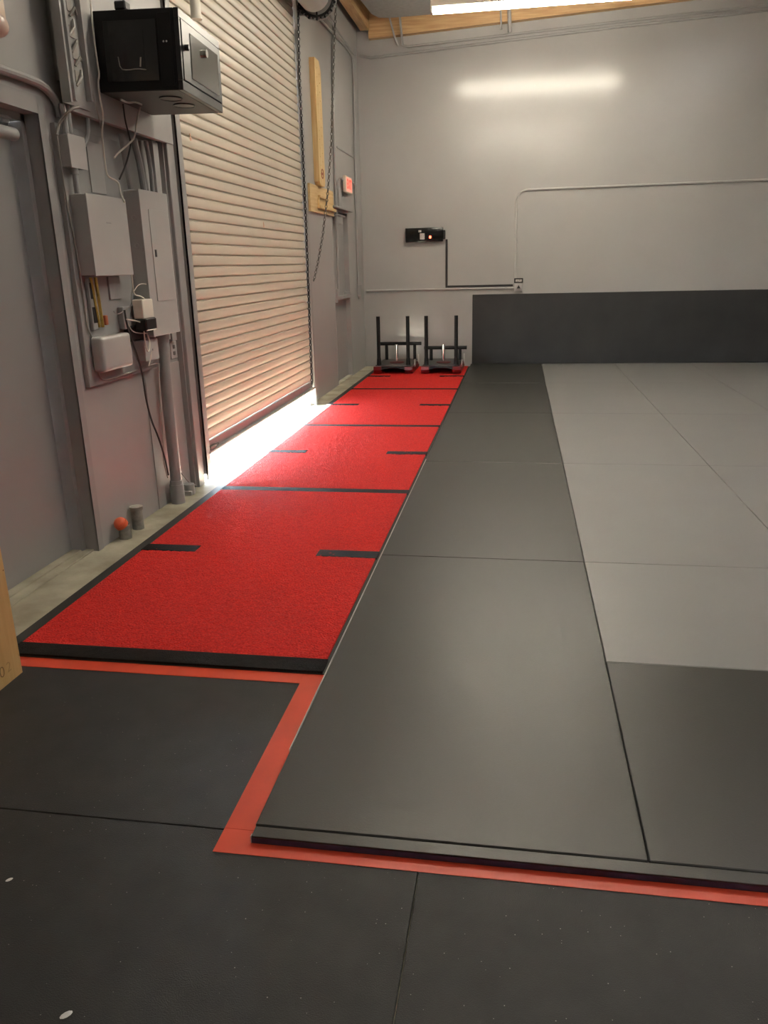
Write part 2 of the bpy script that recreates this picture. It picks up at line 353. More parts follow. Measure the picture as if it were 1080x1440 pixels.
# ================================================================== FLOOR COVERINGS
top('rubber_mat', G().box(-2.03, 1.660, 0, -.66, 2.495, .011, .001), RUBB, 'black rubber floor mat between the red turf and the plywood box', 'rubber mat', 'black rubber floor mats')
top('rubber_mat', G().box(-2.03, .435, 0, -.2068, 1.6565, .011, .001), RUBB, 'black speckled rubber floor mat at the outer corner of the red tape', 'rubber mat', 'black rubber floor mats')
top('rubber_mat', G().box(-.2032, .435, 0, 1.625, 1.6565, .011, .001), RUBB, 'black speckled rubber floor mat along the long red tape before the charcoal mats', 'rubber mat', 'black rubber floor mats')
Zt = .0115
top('floor_tape', G().box(-2.0, 2.428, Zt, -.734, 2.515, Zt+.0012), TAPE, 'red tape strip across the near end of the turf runner', 'tape', 'red floor tape')
top('floor_tape', G().box(-.734, 1.662, Zt, -.6465, 2.515, Zt+.0012), TAPE, 'red tape strip beside the left edge of the charcoal mats', 'tape', 'red floor tape')
top('floor_tape', G().prism([(-.734, 1.573), (1.62, 1.573), (1.62, 1.6155), (-.6465, 1.6155), (-.6465, 1.661), (-.734, 1.661)], 2, Zt, Zt+.0012), TAPE, 'red tape strip along the raised front edge of the charcoal mats', 'tape', 'red floor tape')
# ---- turf runner
t = thing('turf_runner', (-1.32, 7, 0), 'long red artificial turf runner with black cross stripes and dashes', 'turf')
part('backing', G().box(-1.992, 2.497, 0, -.656, 11.42, .016, .002), TURFB, t, 'dark rubber edging')
def pile(x0, x1, y0, y1, z, nx, ny, amp):
    g = G(); V = []
    for j in range(ny+1):
        row = []
        for i in range(nx+1):
            e = 0 < i < nx and 0 < j < ny
            row.append(g.bm.verts.new((x0+(x1-x0)*i/nx, y0+(y1-y0)*j/ny, z+(random.uniform(-amp, amp) if e else 0))))
        V.append(row)
    for j in range(ny):
        for i in range(nx): g.bm.faces.new((V[j][i], V[j][i+1], V[j+1][i+1], V[j+1][i]))
    ring = [V[0][i] for i in range(nx+1)] + [V[j][nx] for j in range(1, ny+1)] + [V[ny][i] for i in range(nx-1, -1, -1)] + [V[j][0] for j in range(ny-1, 0, -1)]
    lo = [g.bm.verts.new((v.co.x, v.co.y, .014)) for v in ring]
    for i in range(len(ring)): k = (i+1) % len(ring); g.bm.faces.new((ring[i], lo[i], lo[k], ring[k]))
    return g
ST = [(2.50, 2.594), (4.84, 4.925), (7.005, 7.09), (9.215, 9.30)]; EDGE = [2.594, 4.84, 4.925, 7.005, 7.09, 9.215, 9.30, 11.40]
for a, b in zip(EDGE[::2], EDGE[1::2]): part('pile', pile(-1.924, -.674, a, b, .025, 84, int((b-a)*70), .0026), TURFR, t, 'red turf pile')
for a, b in ST: part('stripe', pile(-1.93, -.668, a, b, .0252, 60, 5, .0012), TURFK, t, 'black cross stripe')
for yc in (3.71, 5.97, 8.16, 10.35):
    for x0, x1 in ((-1.93, -1.632), (-.982, -.668)):
        part('dash', pile(x0, x1, yc-.045, yc+.045, .0275, 16, 5, .0008), TURFK, t, 'short black dash')
# ---- grappling mats
MZ = .035; gp = 'grappling mats on the training floor'
def mat_(x0, x1, y0, y1, mt, label):
    return top('grappling_mat', G().box(x0+.0012, y0+.0012, .0, x1-.0012, y1-.0012, MZ, .003), mt, label, 'mat', gp)
LY = [1.658, 3.69, 5.675, 7.67, 9.67, 11.572]
LB = ['charcoal mat at the red tape corner, bordered by turf and front edge strip', 'charcoal mat beside the turf, second from the red tape corner',
      'charcoal mat beside the turf, third from the red tape corner', 'charcoal mat beside the turf, second from the black wall pad', 'charcoal mat beside the turf, touching the black wall pad']
for a, b, l in zip(LY, LY[1:], LB): mat_(-.648, .350, a, b, MATD, l)
mat_(.350, 2.352, 1.658, 2.675, MATD, 'charcoal mat in front of the light grey mats')
mat_(.350, 2.352, 2.675, 3.69, MATG, 'light grey mat bordering the front charcoal mat')
for i in range(4):
    x0 = .350+1.002*i; 
    for j, (a, b) in enumerate(zip(LY[1:], LY[2:])):
        mat_(x0, x0+1.002, a, b, MATG, 'light grey mat ' + ('beside the long charcoal row, ', 'in the second column from the charcoal row, ', 'in the third column from the charcoal row, ', 'in the fourth column from the charcoal row, ')[i] + ('second row', 'third row', 'fourth row', 'touching the wall pad')[j])
st = thing('mat_edge_strip', (.9, 1.636, 0), 'narrow charcoal edging strip along the front of the mats', 'edging')
part('top_face', G().box(-.644, 1.6165, .028, 2.352, 1.6555, .0335, .001), MATD, st)
part('front_face', G().box(-.644, 1.6165, .0128, 2.352, 1.6545, .0278), PURP, st, 'dark purple foam edge')
part('worn_corner', G().box(-.6462, 1.616, .0128, -.6441, 1.626, .033), M('white foam edge', (.62, .60, .56), .6), st, 'white worn corner')
top('edge_trim', G().box(-.6510, 2.0, .0, -.6486, 5.75, .0352), M('white foam edge', (.62, .60, .56), .6), 'thin white exposed foam line between turf and charcoal mats', 'foam edge')
top('wall_pad', G().box(-.632, YB-.026, .037, 4.8, YB-.001, .997, .004), PADB, 'long black rubber wall pad along the foot of the end wall', 'wall pad')
# ---- bits on the floor
for px, py, s, l in ((93, 1427, .013, 'larger white paint flake lying on the speckled rubber mat'), (13, 1237, .009, 'smaller white paint flake lying on the speckled rubber mat')):
    p = WZ(px, py, .0125); g = G().sphere((0, 0, 0), s, (1, .55, .16), 10, 6); g.rot(Matrix.Translation(p) @ Matrix.Rotation(.8, 4, 'Z'))
    top('paint_flake', g, M('white flake', (.7, .69, .66), .6), l, 'flake')
# ---- plywood box
bx = thing('plywood_box', (-2.0, 2.1, .011), 'birch plywood jump box standing at the end of the turf', 'box')
part('side_panel', G().box(-1.808, 1.77, .0115, -1.79, 2.385, .771, .001), PLY, bx)
part('end_panel', G().box(-2.185, 2.367, .0115, -1.8085, 2.385, .771, .001), PLY, bx)
part('end_panel', G().box(-2.185, 1.77, .0115, -1.8085, 1.788, .771, .001), PLY, bx)
part('side_panel', G().box(-2.185, 1.789, .0115, -2.167, 2.366, .771, .001), PLY, bx)
part('top_panel', G().box(-2.166, 1.789, .753, -1.809, 2.366, .771, .001), PLY, bx)
q = WX(3, 946, -1.79); text_mesh('mark', '0', .062, Matrix.Translation((-1.7895, q.y, q.z)) @ FACE_X, PENCIL, bx, .0004, -.0012)
q = WX(12.5, 938, -1.79); text_mesh('mark', '2', .055, Matrix.Translation((-1.7895, q.y, q.z)) @ FACE_X, PENCIL2, bx, .0004, -.001)
for px, py in ((4.5, 802), (27, 921), (12, 964)):
    q = WX(px, py, -1.79); part('screw', G().cyl((-1.792, q.y, q.z), (-1.7894, q.y, q.z), .003, seg=8), PENCIL, bx)
# ---- sleds
def sled(x0, zbar, ybar, label):
    Y0 = 10.53; w = .525; x1 = x0+w; zb = .0305; s = thing('push_sled', (x0+w/2, 10.9, zb), label, 'sled', 'push sleds by the end wall')
    for xa in (x0, x1-.105):
        part('skid', G().prism([(Y0, zb+.05), (Y0+.05, zb), (11.28, zb), (11.33, zb+.05), (11.33, zb+.075), (Y0, zb+.095)], 0, xa, xa+.105), SKID, s, 'dark red skid')
    part('deck', G().box(x0+.02, Y0+.05, zb+.10, x1-.02, 11.31, zb+.112, .002), M('worn steel deck', (.055, .055, .05), .35, metal=.3, var=.3, vscale=12), s)
    part('front_plate', G().prism([(x0+.105, zb+.055), (x0+.2, zb+.075), (x1-.2, zb+.075), (x1-.105, zb+.055), (x1-.105, zb+.098), (x0+.105, zb+.098)], 1, Y0+.01, Y0+.03), BLACKM, s)
    for xc in (x0+.064, x1-.066):
        u = part('upright', G().cyl((xc, Y0+.08, zb+.113), (xc, Y0+.08, .775), .024, seg=14), BLACKM, s)
        part('socket', G().cyl((xc, Y0+.08, zb+.105), (xc, Y0+.08, zb+.20), .032, .026, 14), BLACKM, u)
    part('weight_post', G().cyl((x0+.27, 10.86, zb+.112), (x0+.27, 10.86, .385), .021, seg=14), CHROME, s, 'bright steel weight post')
    part('post_base', G().cyl((x0+.27, 10.86, zb+.1125), (x0+.27, 10.86, zb+.122), .10, seg=20), SKID, s, 'worn red disc')
    hb = part('rear_handle', G().cyl((x0-.02, ybar, zbar), (x1+.045, ybar, zbar), .024, seg=12), BLACKM, s)
    for xc in (x0+.075, x1-.05): part('handle_post', G().cyl((xc, ybar, zb+.10), (xc, ybar, zbar), .022, seg=12), BLACKM, hb)
    part('end_guard', G().box(x1-.008, Y0+.25, zb+.06, x1+.004, Y0+.32, zb+.16, .002), M('worn white edge', (.6, .6, .58), .4), s); part('end_guard', G().box(x1-.008, 11.2, zb+.05, x1+.006, 11.26, zb+.19, .002), MATS['worn white edge'], s)
sled(-1.888, .365, 11.20, 'black push sled in the corner, with the higher rear handle')
sled(-1.248, .312, 11.12, 'black push sled beside the wall pad, with the lower rear handle')
# ================================================================== END WALL FITTINGS
cf = lambda *p: [Vector(q) for q in p]
dv = thing('wall_timer', (-1.295, YB-.03, 1.715), 'black rectangular wall box with a glowing red lamp', 'wall box')
part('body', G().box(-1.568, YB-.06, 1.715, -1.045, YB-.001, 1.902, .008, 2), BLACKG, dv)
part('end_cap', G().box(-1.044, YB-.05, 1.745, -1.015, YB-.001, 1.865, .005), BLACKP, dv)
part('sticker', G().box(-1.365, YB-.0625, 1.75, -1.300, YB-.0601, 1.83), STICK, dv, 'small printed white label')
part('sticker', G().box(-1.385, YB-.0625, 1.845, -1.345, YB-.0601, 1.87), STICK, dv)
part('lamp', G().sphere((-1.222, YB-.06, 1.778), .016, (1, .5, 1.2)), LED, dv, 'glowing red lamp')
top('cable_raceway', G().box(-1.014, YB-.018, 1.098, -.984, YB-.001, 1.744, .002).box(-.984, YB-.018, 1.098, -.075, YB-.001, 1.126, .002), BLACKP, 'black L-shaped cable raceway under the wall box', 'raceway')
ob = thing('outlet_box', (0, YB-.03, 1.03), 'small metal outlet box at the end of the black raceway', 'outlet')
part('box', G().box(-.058, YB-.05, 1.03, .058, YB-.001, 1.138, .004), GALV, ob)
part('receptacle', G().cyl((0.004, YB-.058, 1.085), (0.004, YB-.05, 1.085), .030, seg=3), BLACKP, ob)
part('cover_plate', G().box(-.060, YB-.045, 1.142, .062, YB-.001, 1.206, .004), BLACKP, ob)
part('label_plate', G().box(-.04, YB-.048, 1.158, .045, YB-.0455, 1.19), STICK, ob)
top('conduit', G().tube(cf((-2.15, YB-.016, 1.077), (-.06, YB-.016, 1.080)), .013, 10), ENCL, 'thin grey conduit running level from the corner to the outlet box', 'conduit', 'wall conduits')
cv = [(-.045, YB-.016, 1.207), (-.052, YB-.016, 2.20)] + [(-.052+.15-.15*math.cos(a), YB-.016, 2.20+.145*math.sin(a)) for a in (.35, .7, 1.05, 1.4, 1.57)] + [(1.5, YB-.016, 2.348), (5.5, YB-.016, 2.36)]
top('conduit', G().tube(cv, .014, 10), ENCL, 'grey conduit rising from the outlet box and bending along the wall', 'conduit', 'wall conduits')
g = G()
for x in (.35, .62, 1.4, 2.5, 3.3): g.box(x-.02, YB-.034, 2.325, x+.02, YB-.001, 2.372, .003)
top('conduit_strap', g, STEELP, 'metal straps clipping the upper conduit to the end wall', 'strap') if False else None
top('conduit', G().tube([(-2.15, YB-.02, 4.07), (-2.0, YB-.02, 4.035), (0, YB-.02, 4.14), (1.24, YB-.02, 4.20), (5.5, YB-.02, 4.36)], .016, 10), STEELP, 'lower of two sloping grey conduits under the timber ledger', 'conduit', 'wall conduits')
top('conduit', G().tube([WY(560, 0, YB-.4), WY(566, 63, YB-.05), (-1.50, YB-.03, 4.135), (1.24, YB-.02, 4.255), (5.5, YB-.02, 4.42)], .015, 10), STEELP, 'upper sloping grey conduit that turns up into the roof', 'conduit', 'wall conduits')
top('conduit', G().tube([WY(541, 0, YB-.35), WY(556, 56, YB-.06), WY(560, 64, YB-.03)], .012, 8), STEELP, 'thin grey conduit dropping from the roof beside the timber ledger', 'conduit', 'wall conduits')
g = G().cyl(WY(704, 14, YB-.13), WY(705, 41, YB-.13), .012, seg=10); top('hanger_rod', g, STEELP, 'thin metal rod hanging from the timber ledger', 'rod')
g = G().cyl(WY(716, 14, YB-.13), WY(717, 43, YB-.13), .024, seg=12).sphere(WY(717, 43, YB-.13), .026); top('sprinkler_drop', g, STEELP, 'thick rounded pipe end hanging from the timber ledger', 'pipe')
# sheet metal unit above the corner
g = G().prism([(-1.93, 9.6), (-1.86, 10.9), (-1.80, 11.08), (-1.66, 11.12), (-.95, 11.10), (-.95, 9.6)], 2, 4.36, 4.52)
top('roof_vent', g, GALV, 'grey sheet metal vent housing with rounded corner under the roof', 'vent')
# ---- strip lights
def strip_light(x0, yc, z, label, end=''):
    L = 2.44; s = thing('strip_light'+end, (x0+L/2, yc, z), label, 'light', 'fluorescent strip lights under the roof')
    part('housing', G().box(x0, yc-.06, z+.045, x0+L, yc+.06, z+.11, .006), WHITEP, s)
    for dy in (-.036, .036): part('tube'+end, G().cyl((x0+.03, yc+dy, z+.016), (x0+L-.03, yc+dy, z+.016), .019, seg=14), GLOW, s, 'lit fluorescent tube')
    for xe in (x0, x0+L-.025): part('end_cap', G().box(xe, yc-.06, z-.005, xe+.025, yc+.06, z+.045, .003), WHITEP, s)
    for xe in (x0+.5, x0+L-.5): part('hanger', G().cyl((xe, yc, z+.108), (xe, yc, zc(xe)-.002), .004, seg=6), GALV, s)
strip_light(-.992, 9.55, 3.96, 'lit fluorescent strip light hanging before the end wall')
strip_light(-1.2, 4.9, 3.96, 'lit fluorescent strip light above the turf and wall rack', '_offscreen')
# ================================================================== LEFT WALL, FAR SECTION
b = thing('peg_board', (-2.16, 8.97, 2.27), 'tall narrow pine board with rows of small holes on the wall', 'board')
yA, yB_ = 8.93, 9.185
pl = part('plank', G().prism([(yA, 2.30), (yA+.05, 2.262), (yB_-.03, 2.262), (yB_, 2.30), (yB_, 3.40), (yB_-.07, 3.485), (yA, 3.485)], 0, XW, XW+.06), PINE, b)
g = G(); HOLES = [(9.06+e, 3.40-.085*k-(.04 if e > 0 else 0)) for k in range(13) for e in (-.05, .05)]
for y, z in HOLES: g.cyl((XW+.040, y, z), (XW+.075, y, z), .008, seg=8)
ct = part('cutter', g, PINE, b); md = pl.modifiers.new('holes', 'BOOLEAN'); md.object = ct; md.operation = 'DIFFERENCE'; md.solver = 'EXACT'
bpy.context.view_layer.update()
me = bpy.data.meshes.new_from_object(pl.evaluated_get(bpy.context.evaluated_depsgraph_get())); pl.modifiers.clear(); pl.data = me; shade(me)
bpy.data.objects.remove(ct)
for y, z in HOLES: part('peg_hole', G().cyl((XW+.0402, y, z), (XW+.0425, y, z), .0078, seg=8), PINE, b)
part('mark', G().torus((XW+.0605, 9.06, 2.385), .045, .006, 0, 20, 6, 1).box(XW+.0595, 9.03, 2.372, XW+.0608, 9.09, 2.398), LOGO, b, 'reddish oval mark')
h = thing('hang_board', (-2.17, 9.15, 1.97), 'square pine plate with wooden ledges below the tall pine board', 'board')
part('plate', G().box(XW, 8.62, 1.985, XW+.025, 9.72, 2.258, .002), PINEH, h)
part('ledge', G().box(XW+.025, 8.95, 2.135, XW+.055, 9.38, 2.165, .004), PINEH, h)
part('ledge', G().box(XW+.025, 8.92, 2.03, XW+.06, 9.70, 2.06, .004), PINEH, h)
part('cleat', G().box(XW+.025, 8.93, 2.06, XW+.045, 8.96, 2.135, .003), PINEH, h)
X = XW+.018
top('conduit', G().tube([WX(462, 16, X), WX(470, 36, X), WX(467, 70, X), WX(471, 250, X), WX(473, 300, X), WX(476, 400, X), WX(476, 413, X)], .016, 8, 1), STEELP, 'grey conduit running down the wall beside the far exit door', 'conduit', 'wall conduits')
top('conduit', G().tube([WX(449, 25, X), WX(466, 44, X), WX(485, 64, X), WX(495, 77, X), WX(497, 90, X), WX(500, 250, X), WX(504, 400, X)], .016, 8, 1), STEELP, 'grey conduit along the roof line that drops down the far corner', 'conduit', 'wall conduits')
top('conduit', G().tube([WX(455, 14, X+.035), WX(470, 36, X+.035), WX(490, 65, X+.035), WX(499, 78, X+.035)], .012, 8), STEELP, 'thin grey conduit running level under the roof to the far corner', 'conduit', 'wall conduits')
top('conduit', G().tube([WX(495, 257, X+.05), WX(498, 258, X+.03), WX(499, 264, X), WX(501, 300, X), WX(504.5, 402, X)], .013, 8, 1), STEELP, 'thin grey conduit from the exit sign down the corner', 'conduit', 'wall conduits')
top('conduit', G().tube([WX(483, 254, X+.06), WX(479, 250, X+.03), WX(475.5, 255, X), WX(475.5, 268, X)], .014, 8, 1), STEELP, 'short hooked conduit between exit sign and switch box', 'conduit', 'wall conduits')
p0 = WX(475, 280, X); top('switch_box', G().box(XW, p0.y-.07, p0.z-.1, XW+.05, p0.y+.07, p0.z+.12, .006), STEELP, 'small grey switch box under the hooked conduit', 'switch box')
for px, l in ((505, 'grey conduit fitting in the far corner, on the door wall'),):
    p0 = WX(px, 408, X); top('conduit_fitting', G().box(XW, p0.y-.05, p0.z-.08, XW+.05, p0.y+.05, p0.z+.07, .008, 2).cyl((XW+.025, p0.y, p0.z-.08), (XW+.025, p0.y, p0.z-.12), .02), STEELP, l, 'fitting')
struct('trim_6', G().box(XW, 4.83, 1.0, -2.155, 4.90, 2.16, .002), STEELP, 'grey channel between breaker panel and door post')
struct('trim_5', G().box(XW, 10.12, 2.778, XW+.008, 11.3, 2.796), STEELP, 'thin grey joint strip above the exit sign')
e = thing('exit_sign', (-2.15, 10.3, 2.30), 'small white exit sign with red letters above the far door', 'sign')
ya = WX(486.8, 258, -2.12).y; yb = WX(495.3, 258, -2.12).y; za, zb = WX(487, 270, -2.12).z, WX(487, 246.5, -2.12).z
part('bracket', G().box(XW, ya+.06, za+.03, -2.162, yb-.06, zb-.03), STEELP, e)
part('housing', G().box(-2.161, ya, za, -2.122, yb, zb, .006), M('cream sign housing', (.72, .62, .50), .5), e)
part('face', G().box(-2.1215, ya+.02, za+.015, -2.1195, yb-.015, zb-.015), M('sign face', (.70, .40, .32), .4, emit=(1, .35, .25), estr=.25), e)
text_mesh('lettering', 'EXIT', .15, Matrix.Translation((-2.119, (ya+yb)/2, (za+zb)/2)) @ FACE_X @ Matrix.Diagonal((.92, 1.0, 1, 1)), EXITR, e, .001, .006)
# ================================================================== LEFT WALL, ELECTRICAL CORNER
XB = -2.165
top('backboard', G().box(XW, 3.785, .862, XB, 4.52, 2.105, .002), STEELP, 'grey painted plywood board carrying the meter boxes', 'board')
top('backboard', G().box(XW+.04, 3.885, 2.166, -2.12, 5.055, 3.6, .002).box(XW, 3.89, 2.30, XW+.04, 3.95, 3.5).box(XW, 4.9, 2.30, XW+.04, 4.96, 3.5), STEELP, 'upper grey painted board behind the wall rack', 'board')
top('wall_sheet', G().box(XW, 4.452, .0, XW+.006, 4.955, .862), WALLG, 'thin grey sheet behind the thick floor conduit', 'sheet')
s = thing('cable_trough', (-2.10, 3.91, 2.19), 'tall open grey cable trough above the door corner', 'cable trough')
part('trough', G().box(-2.12, 3.80, 2.19, -2.112, 4.04, 3.5).box(-2.112, 3.80, 2.19, -2.075, 3.815, 3.5).box(-2.112, 4.015, 2.23, -2.085, 4.03, 3.5).box(-2.112, 3.88, 2.21, -2.095, 3.90, 3.5), STEELP, s)
g = G()
for k in range(16):
    z = 2.28+.075*k+random.uniform(-.02, .02); y = 3.955+random.uniform(-.02, .02)
    g.tube([(-2.105, y-.03, z), (-2.09, y+random.uniform(-.02, .02), z+.04), (-2.105, y+.03, z+random.uniform(.02, .09))], .007, 6)
part('wiring', g, GREYC, s)
for z, h in ((2.30, .05), (2.40, .05), (2.49, .05), (2.60, .075)): part('slot', G().box(-2.112, 3.93, z, -2.107, 3.975, z+h), GREYC, s)
# wall rack
R_ = Matrix.Translation((-2.11, 4.163, 2.295)) @ Matrix.Rotation(.036, 4, 'Z') @ Matrix.Rotation(.017, 4, 'Y') @ Matrix.Rotation(-.009, 4, 'X')
c = thing('wall_rack', (-1.9, 4.48, 2.295), 'black wall-mounted network rack with a windowed front door', 'rack')
w_, d_, h_ = .441, .62, .362
rk = lambda n, g, m_, par=c, l=None: part(n, g.rot(R_), m_, par, l)
bd = rk('body', G().box(0, 0, 0, w_-.03, d_, h_, .003), BLACKM)
rk('side_panel', G().box(.045, -.005, .045, w_-.12, -.0005, h_-.045, .002), BLACKG, bd)
rk('side_window', G().box(.09, -.0062, .08, w_-.19, -.0051, h_-.09), BLACKG, bd)
rk('corner_post', G().box(w_-.11, -.004, .02, w_-.045, -.0004, h_-.02, .001), BLACKM, bd)
rk('front_frame', G().box(w_-.029, 0, 0, w_-.004, d_, .045, .002).box(w_-.029, 0, h_-.04, w_-.004, d_, h_, .002).box(w_-.029, 0, .046, w_-.004, .02, h_-.041).box(w_-.029, d_-.02, .046, w_-.004, d_, h_-.041), CABF)
dr = rk('door', G().box(w_-.026, .022, .048, w_, d_-.022, h_-.043, .002), CABF)
rk('door_window', G().box(w_+.0002, .13, .075, w_+.003, d_-.06, h_-.08, .001), SMOKE, dr, 'smoked window')
rk('lock', G().cyl((w_, .33, .235), (w_+.02, .33, .235), .020, seg=16), CHROME, dr, 'chrome lock')
rk('knob', G().cyl((w_, .06, .20), (w_+.02, .06, .20), .014, seg=14), BLACKP, dr)
for yy in (.18, .37): rk('vent', G().cyl((.30, yy, -.003), (.30, yy, -.0003), .058, seg=24).torus((.30, yy, -.003), .058, .003, 2, 24, 6), BLACKP, bd)
rk('loose_lead', G().tube([(.115, -.0075, .155), (.122, -.0075, .10), (.16, -.0075, .095), (.21, -.0075, .10), (.255, -.0075, .094)], .0025, 6, 1), GREYC, bd); rk('loose_lead', G().tube([(.232, -.0075, .15), (.226, -.0075, .108)], .004, 6), GREYC, bd)
rk('screw', G().cyl((w_-.085, -.008, .215), (w_-.085, -.004, .215), .005, seg=8).cyl((w_-.070, -.008, .215), (w_-.070, -.004, .215), .005, seg=8), CHROME, bd)
top('power_brick', G().box(-.03, -.03, 0, .03, .03, .04, .006).rot(Matrix.Translation((-1.97, 4.22, 2.661))), BLACKP, 'small black plug lying on top of the wall rack', 'plug')
# white pipe
p0 = WY(276, 24, 5.0); p1 = WY(268, -60, 5.0); top('white_pipe', G().cyl(p0, (p0.x, p0.y, 4.6), .030, seg=16).cyl(p0, p0+Vector((0, 0, -.012)), .033, seg=16), WHITEP, 'white pipe end hanging above the wall rack', 'pipe')
# emergency light
em = thing('emergency_light', (-2.12, 3.27, 2.35), 'rounded cream light fitting above the steel door', 'light fitting')
part('housing', G().box(XW, 3.02, 2.40, -2.09, 3.405, 2.56, .03, 3), M('cream fitting', (.62, .50, .38), .45), em)
part('lens', G().sphere((-2.11, 3.345, 2.395), .055, (.8, 1, .85)), M('frosted lens', (.66, .50, .42), .3), em)
# enclosures
def encl(name, x1, y0, y1, z0, z1, label):
    o = thing(name, ((XB+x1)/2, (y0+y1)/2, z0), label, 'enclosure'); part('body', G().box(XB, y0, z0, x1-.004, y1, z1, .002), ENCL, o); return o
o = encl('meter_cabinet', -2.08, 3.832, 4.235, 1.415, 1.793, 'blank square grey cabinet on the plywood board')
part('lid', G().box(-2.084, 3.828, 1.411, -2.077, 4.239, 1.797, .002), ENCL, o)
part('nameplate', G().box(-2.0772, 4.0, 1.665, -2.0765, 4.05, 1.672), STEELP, o)
o = encl('breaker_panel', -2.075, 4.402, 4.765, 1.07, 1.855, 'tall grey breaker panel beside the roll-up door post')
part('cover', G().box(-2.079, 4.397, 1.064, -2.072, 4.770, 1.861, .002), ENCL, o)
dd = part('door', G().box(-2.072, 4.49, 1.26, -2.068, 4.72, 1.762, .001), ENCL, o)
part('latch', G().box(-2.068, 4.515, 1.505, -2.064, 4.535, 1.545, .001), BLACKP, dd)
for z in (1.713, 1.566): part('knockout', G().torus((-2.12, 4.4015, z), .012, .003, 1, 14, 6), ENCL, o)
o = thing('junction_box', (-2.14, 3.86, 1.91), 'small grey junction box above the blank cabinet', 'junction box')
part('body', G().box(XB, 3.795, 1.913, -2.115, 3.945, 2.055, .002), ENCL, o); part('lid', G().box(-2.1145, 3.792, 1.91, -2.111, 3.948, 2.058, .001), ENCL, o)
top('conduit', G().cyl((-2.135, 3.855, 1.798), (-2.135, 3.855, 1.912), .014).cyl((-2.135, 3.855, 1.885), (-2.135, 3.855, 1.912), .019), STEELP, 'short grey conduit joining junction box and blank cabinet', 'conduit')
top('conduit', G().tube([(-2.142, 3.835, 2.06), (-2.142, 3.835, 2.14), (-2.142, 3.83, 2.19)], .016, 10).tube([(-2.142, 3.875, 2.06), (-2.142, 3.875, 2.19)], .014, 10), STEELP, 'pair of short grey conduits rising from the junction box', 'conduit')
o = top('terminal_box', G().box(XB, 3.835, .932, -2.095, 4.16, 1.112, .024, 4), ENCL, 'rounded grey box at the bottom of the plywood board', 'enclosure')
# plates
top('splice_plate', G().box(XB, 4.05, 1.82, XB+.006, 4.20, 2.06, .001), ENCL, 'flat pale plate on the board above the blank cabinet', 'plate')
p0, p1 = WX(150, 387, XB+.004), WX(172, 420, XB+.004)
top('splice_plate', G().box(XB, p0.y, p1.z, XB+.012, p1.y-.02, 1.405, .002), STEELP, 'grey plate under the blank cabinet', 'plate')
# brass bars and blocks
for px0, px1, w, m_, l in ((129.5, 142, .010, BRASS, 'bright brass bar under the blank cabinet, next to the black block'), (136.5, 147, .011, BRASS, 'brass bar under the blank cabinet, with a copper end')):
    a, b2 = WX(px0, 392, XB+.03), WX(px1, 460, XB+.03)
    top('brass_bar', G().tube([(XB+.022, a.y, 1.405), (XB+.022, b2.y, b2.z)], .0085, 6), m_, l, 'metal bar')
a = WX(148, 452, XB+.03); top('copper_lug', G().box(XB, a.y+.012, a.z-.02, XB+.03, a.y+.036, a.z+.03, .004), COPPER, 'small copper lug beside the brass bars', 'lug')
a, b2 = WX(121.5, 395, XB+.01), WX(129, 465, XB+.01)
o = thing('punch_block', (XB+.02, (a.y+b2.y)/2, b2.z), 'dark terminal block left of the brass bars', 'terminal block')
part('block', G().box(XB, a.y-.005, b2.z, XB+.02, a.y+.055, 1.40, .003), STEELP, o)
for z in (1.34, 1.22): part('slot', G().box(XB+.0201, a.y+.004, z-.04, XB+.023, a.y+.045, z+.04, .002), BLACKP, o)
# adapters
a, b2 = WX(195, 421, -2.09), WX(213, 446, -2.09)
top('power_adapter', G().box(-2.118, a.y-.03, b2.z, -2.055, 4.392, a.z, .010, 3), WHITEP, 'white plug-in power adapter beside the breaker panel', 'adapter')
a, b2 = WX(197, 447.5, -2.09), WX(217, 462, -2.09)
top('power_adapter', G().box(-2.115, a.y-.02, b2.z, -2.045, 4.394, a.z-.002, .006), BLACKP, 'black power adapter under the white one', 'adapter')
a, b2 = WX(185, 459, -2.11), WX(215, 475, -2.11)
top('wire_connector', G().box(XB, a.y, b2.z, -2.12, b2.y-.05, a.z, .008), BLACKP, 'black connector block behind the adapters', 'connector')
a, b2 = WX(170, 432, -2.13), WX(196, 460, -2.13)
top('junction_box', G().box(XB, a.y+.02, b2.z, -2.13, b2.y, a.z, .004), STEELP, 'grey junction box left of the white adapter', 'junction box')
a, b2 = WX(203, 480, -2.10), WX(224, 503, -2.10)
o = thing('outlet_box', (-2.14, (a.y+b2.y)/2, b2.z), 'grey outlet box under the adapters', 'outlet')
part('body', G().box(XB+.001, a.y, b2.z, -2.104, b2.y, a.z, .003), ENCL, o); part('lid', G().box(-2.1035, a.y-.002, b2.z-.002, -2.10, b2.y+.002, a.z+.002, .001), ENCL, o)
part('screw', G().sphere((-2.10, (a.y+b2.y)/2+.01, (a.z+b2.z)/2), .007), GALV, o)
a, b2 = WX(239.5, 481, -2.18), WX(250.5, 503, -2.18)
o = thing('wall_outlet', (XW, (a.y+b2.y)/2, b2.z), 'grey duplex outlet plate right of the thick conduit', 'outlet')
part('plate', G().box(XW, a.y, b2.z, XW+.008, b2.y, a.z, .003), ENCL, o)
for z in (.035, .075): part('socket', G().box(XW+.008, (a.y+b2.y)/2-.014, b2.z+z-.012, XW+.011, (a.y+b2.y)/2+.014, b2.z+z+.012, .003), STEELD, o)
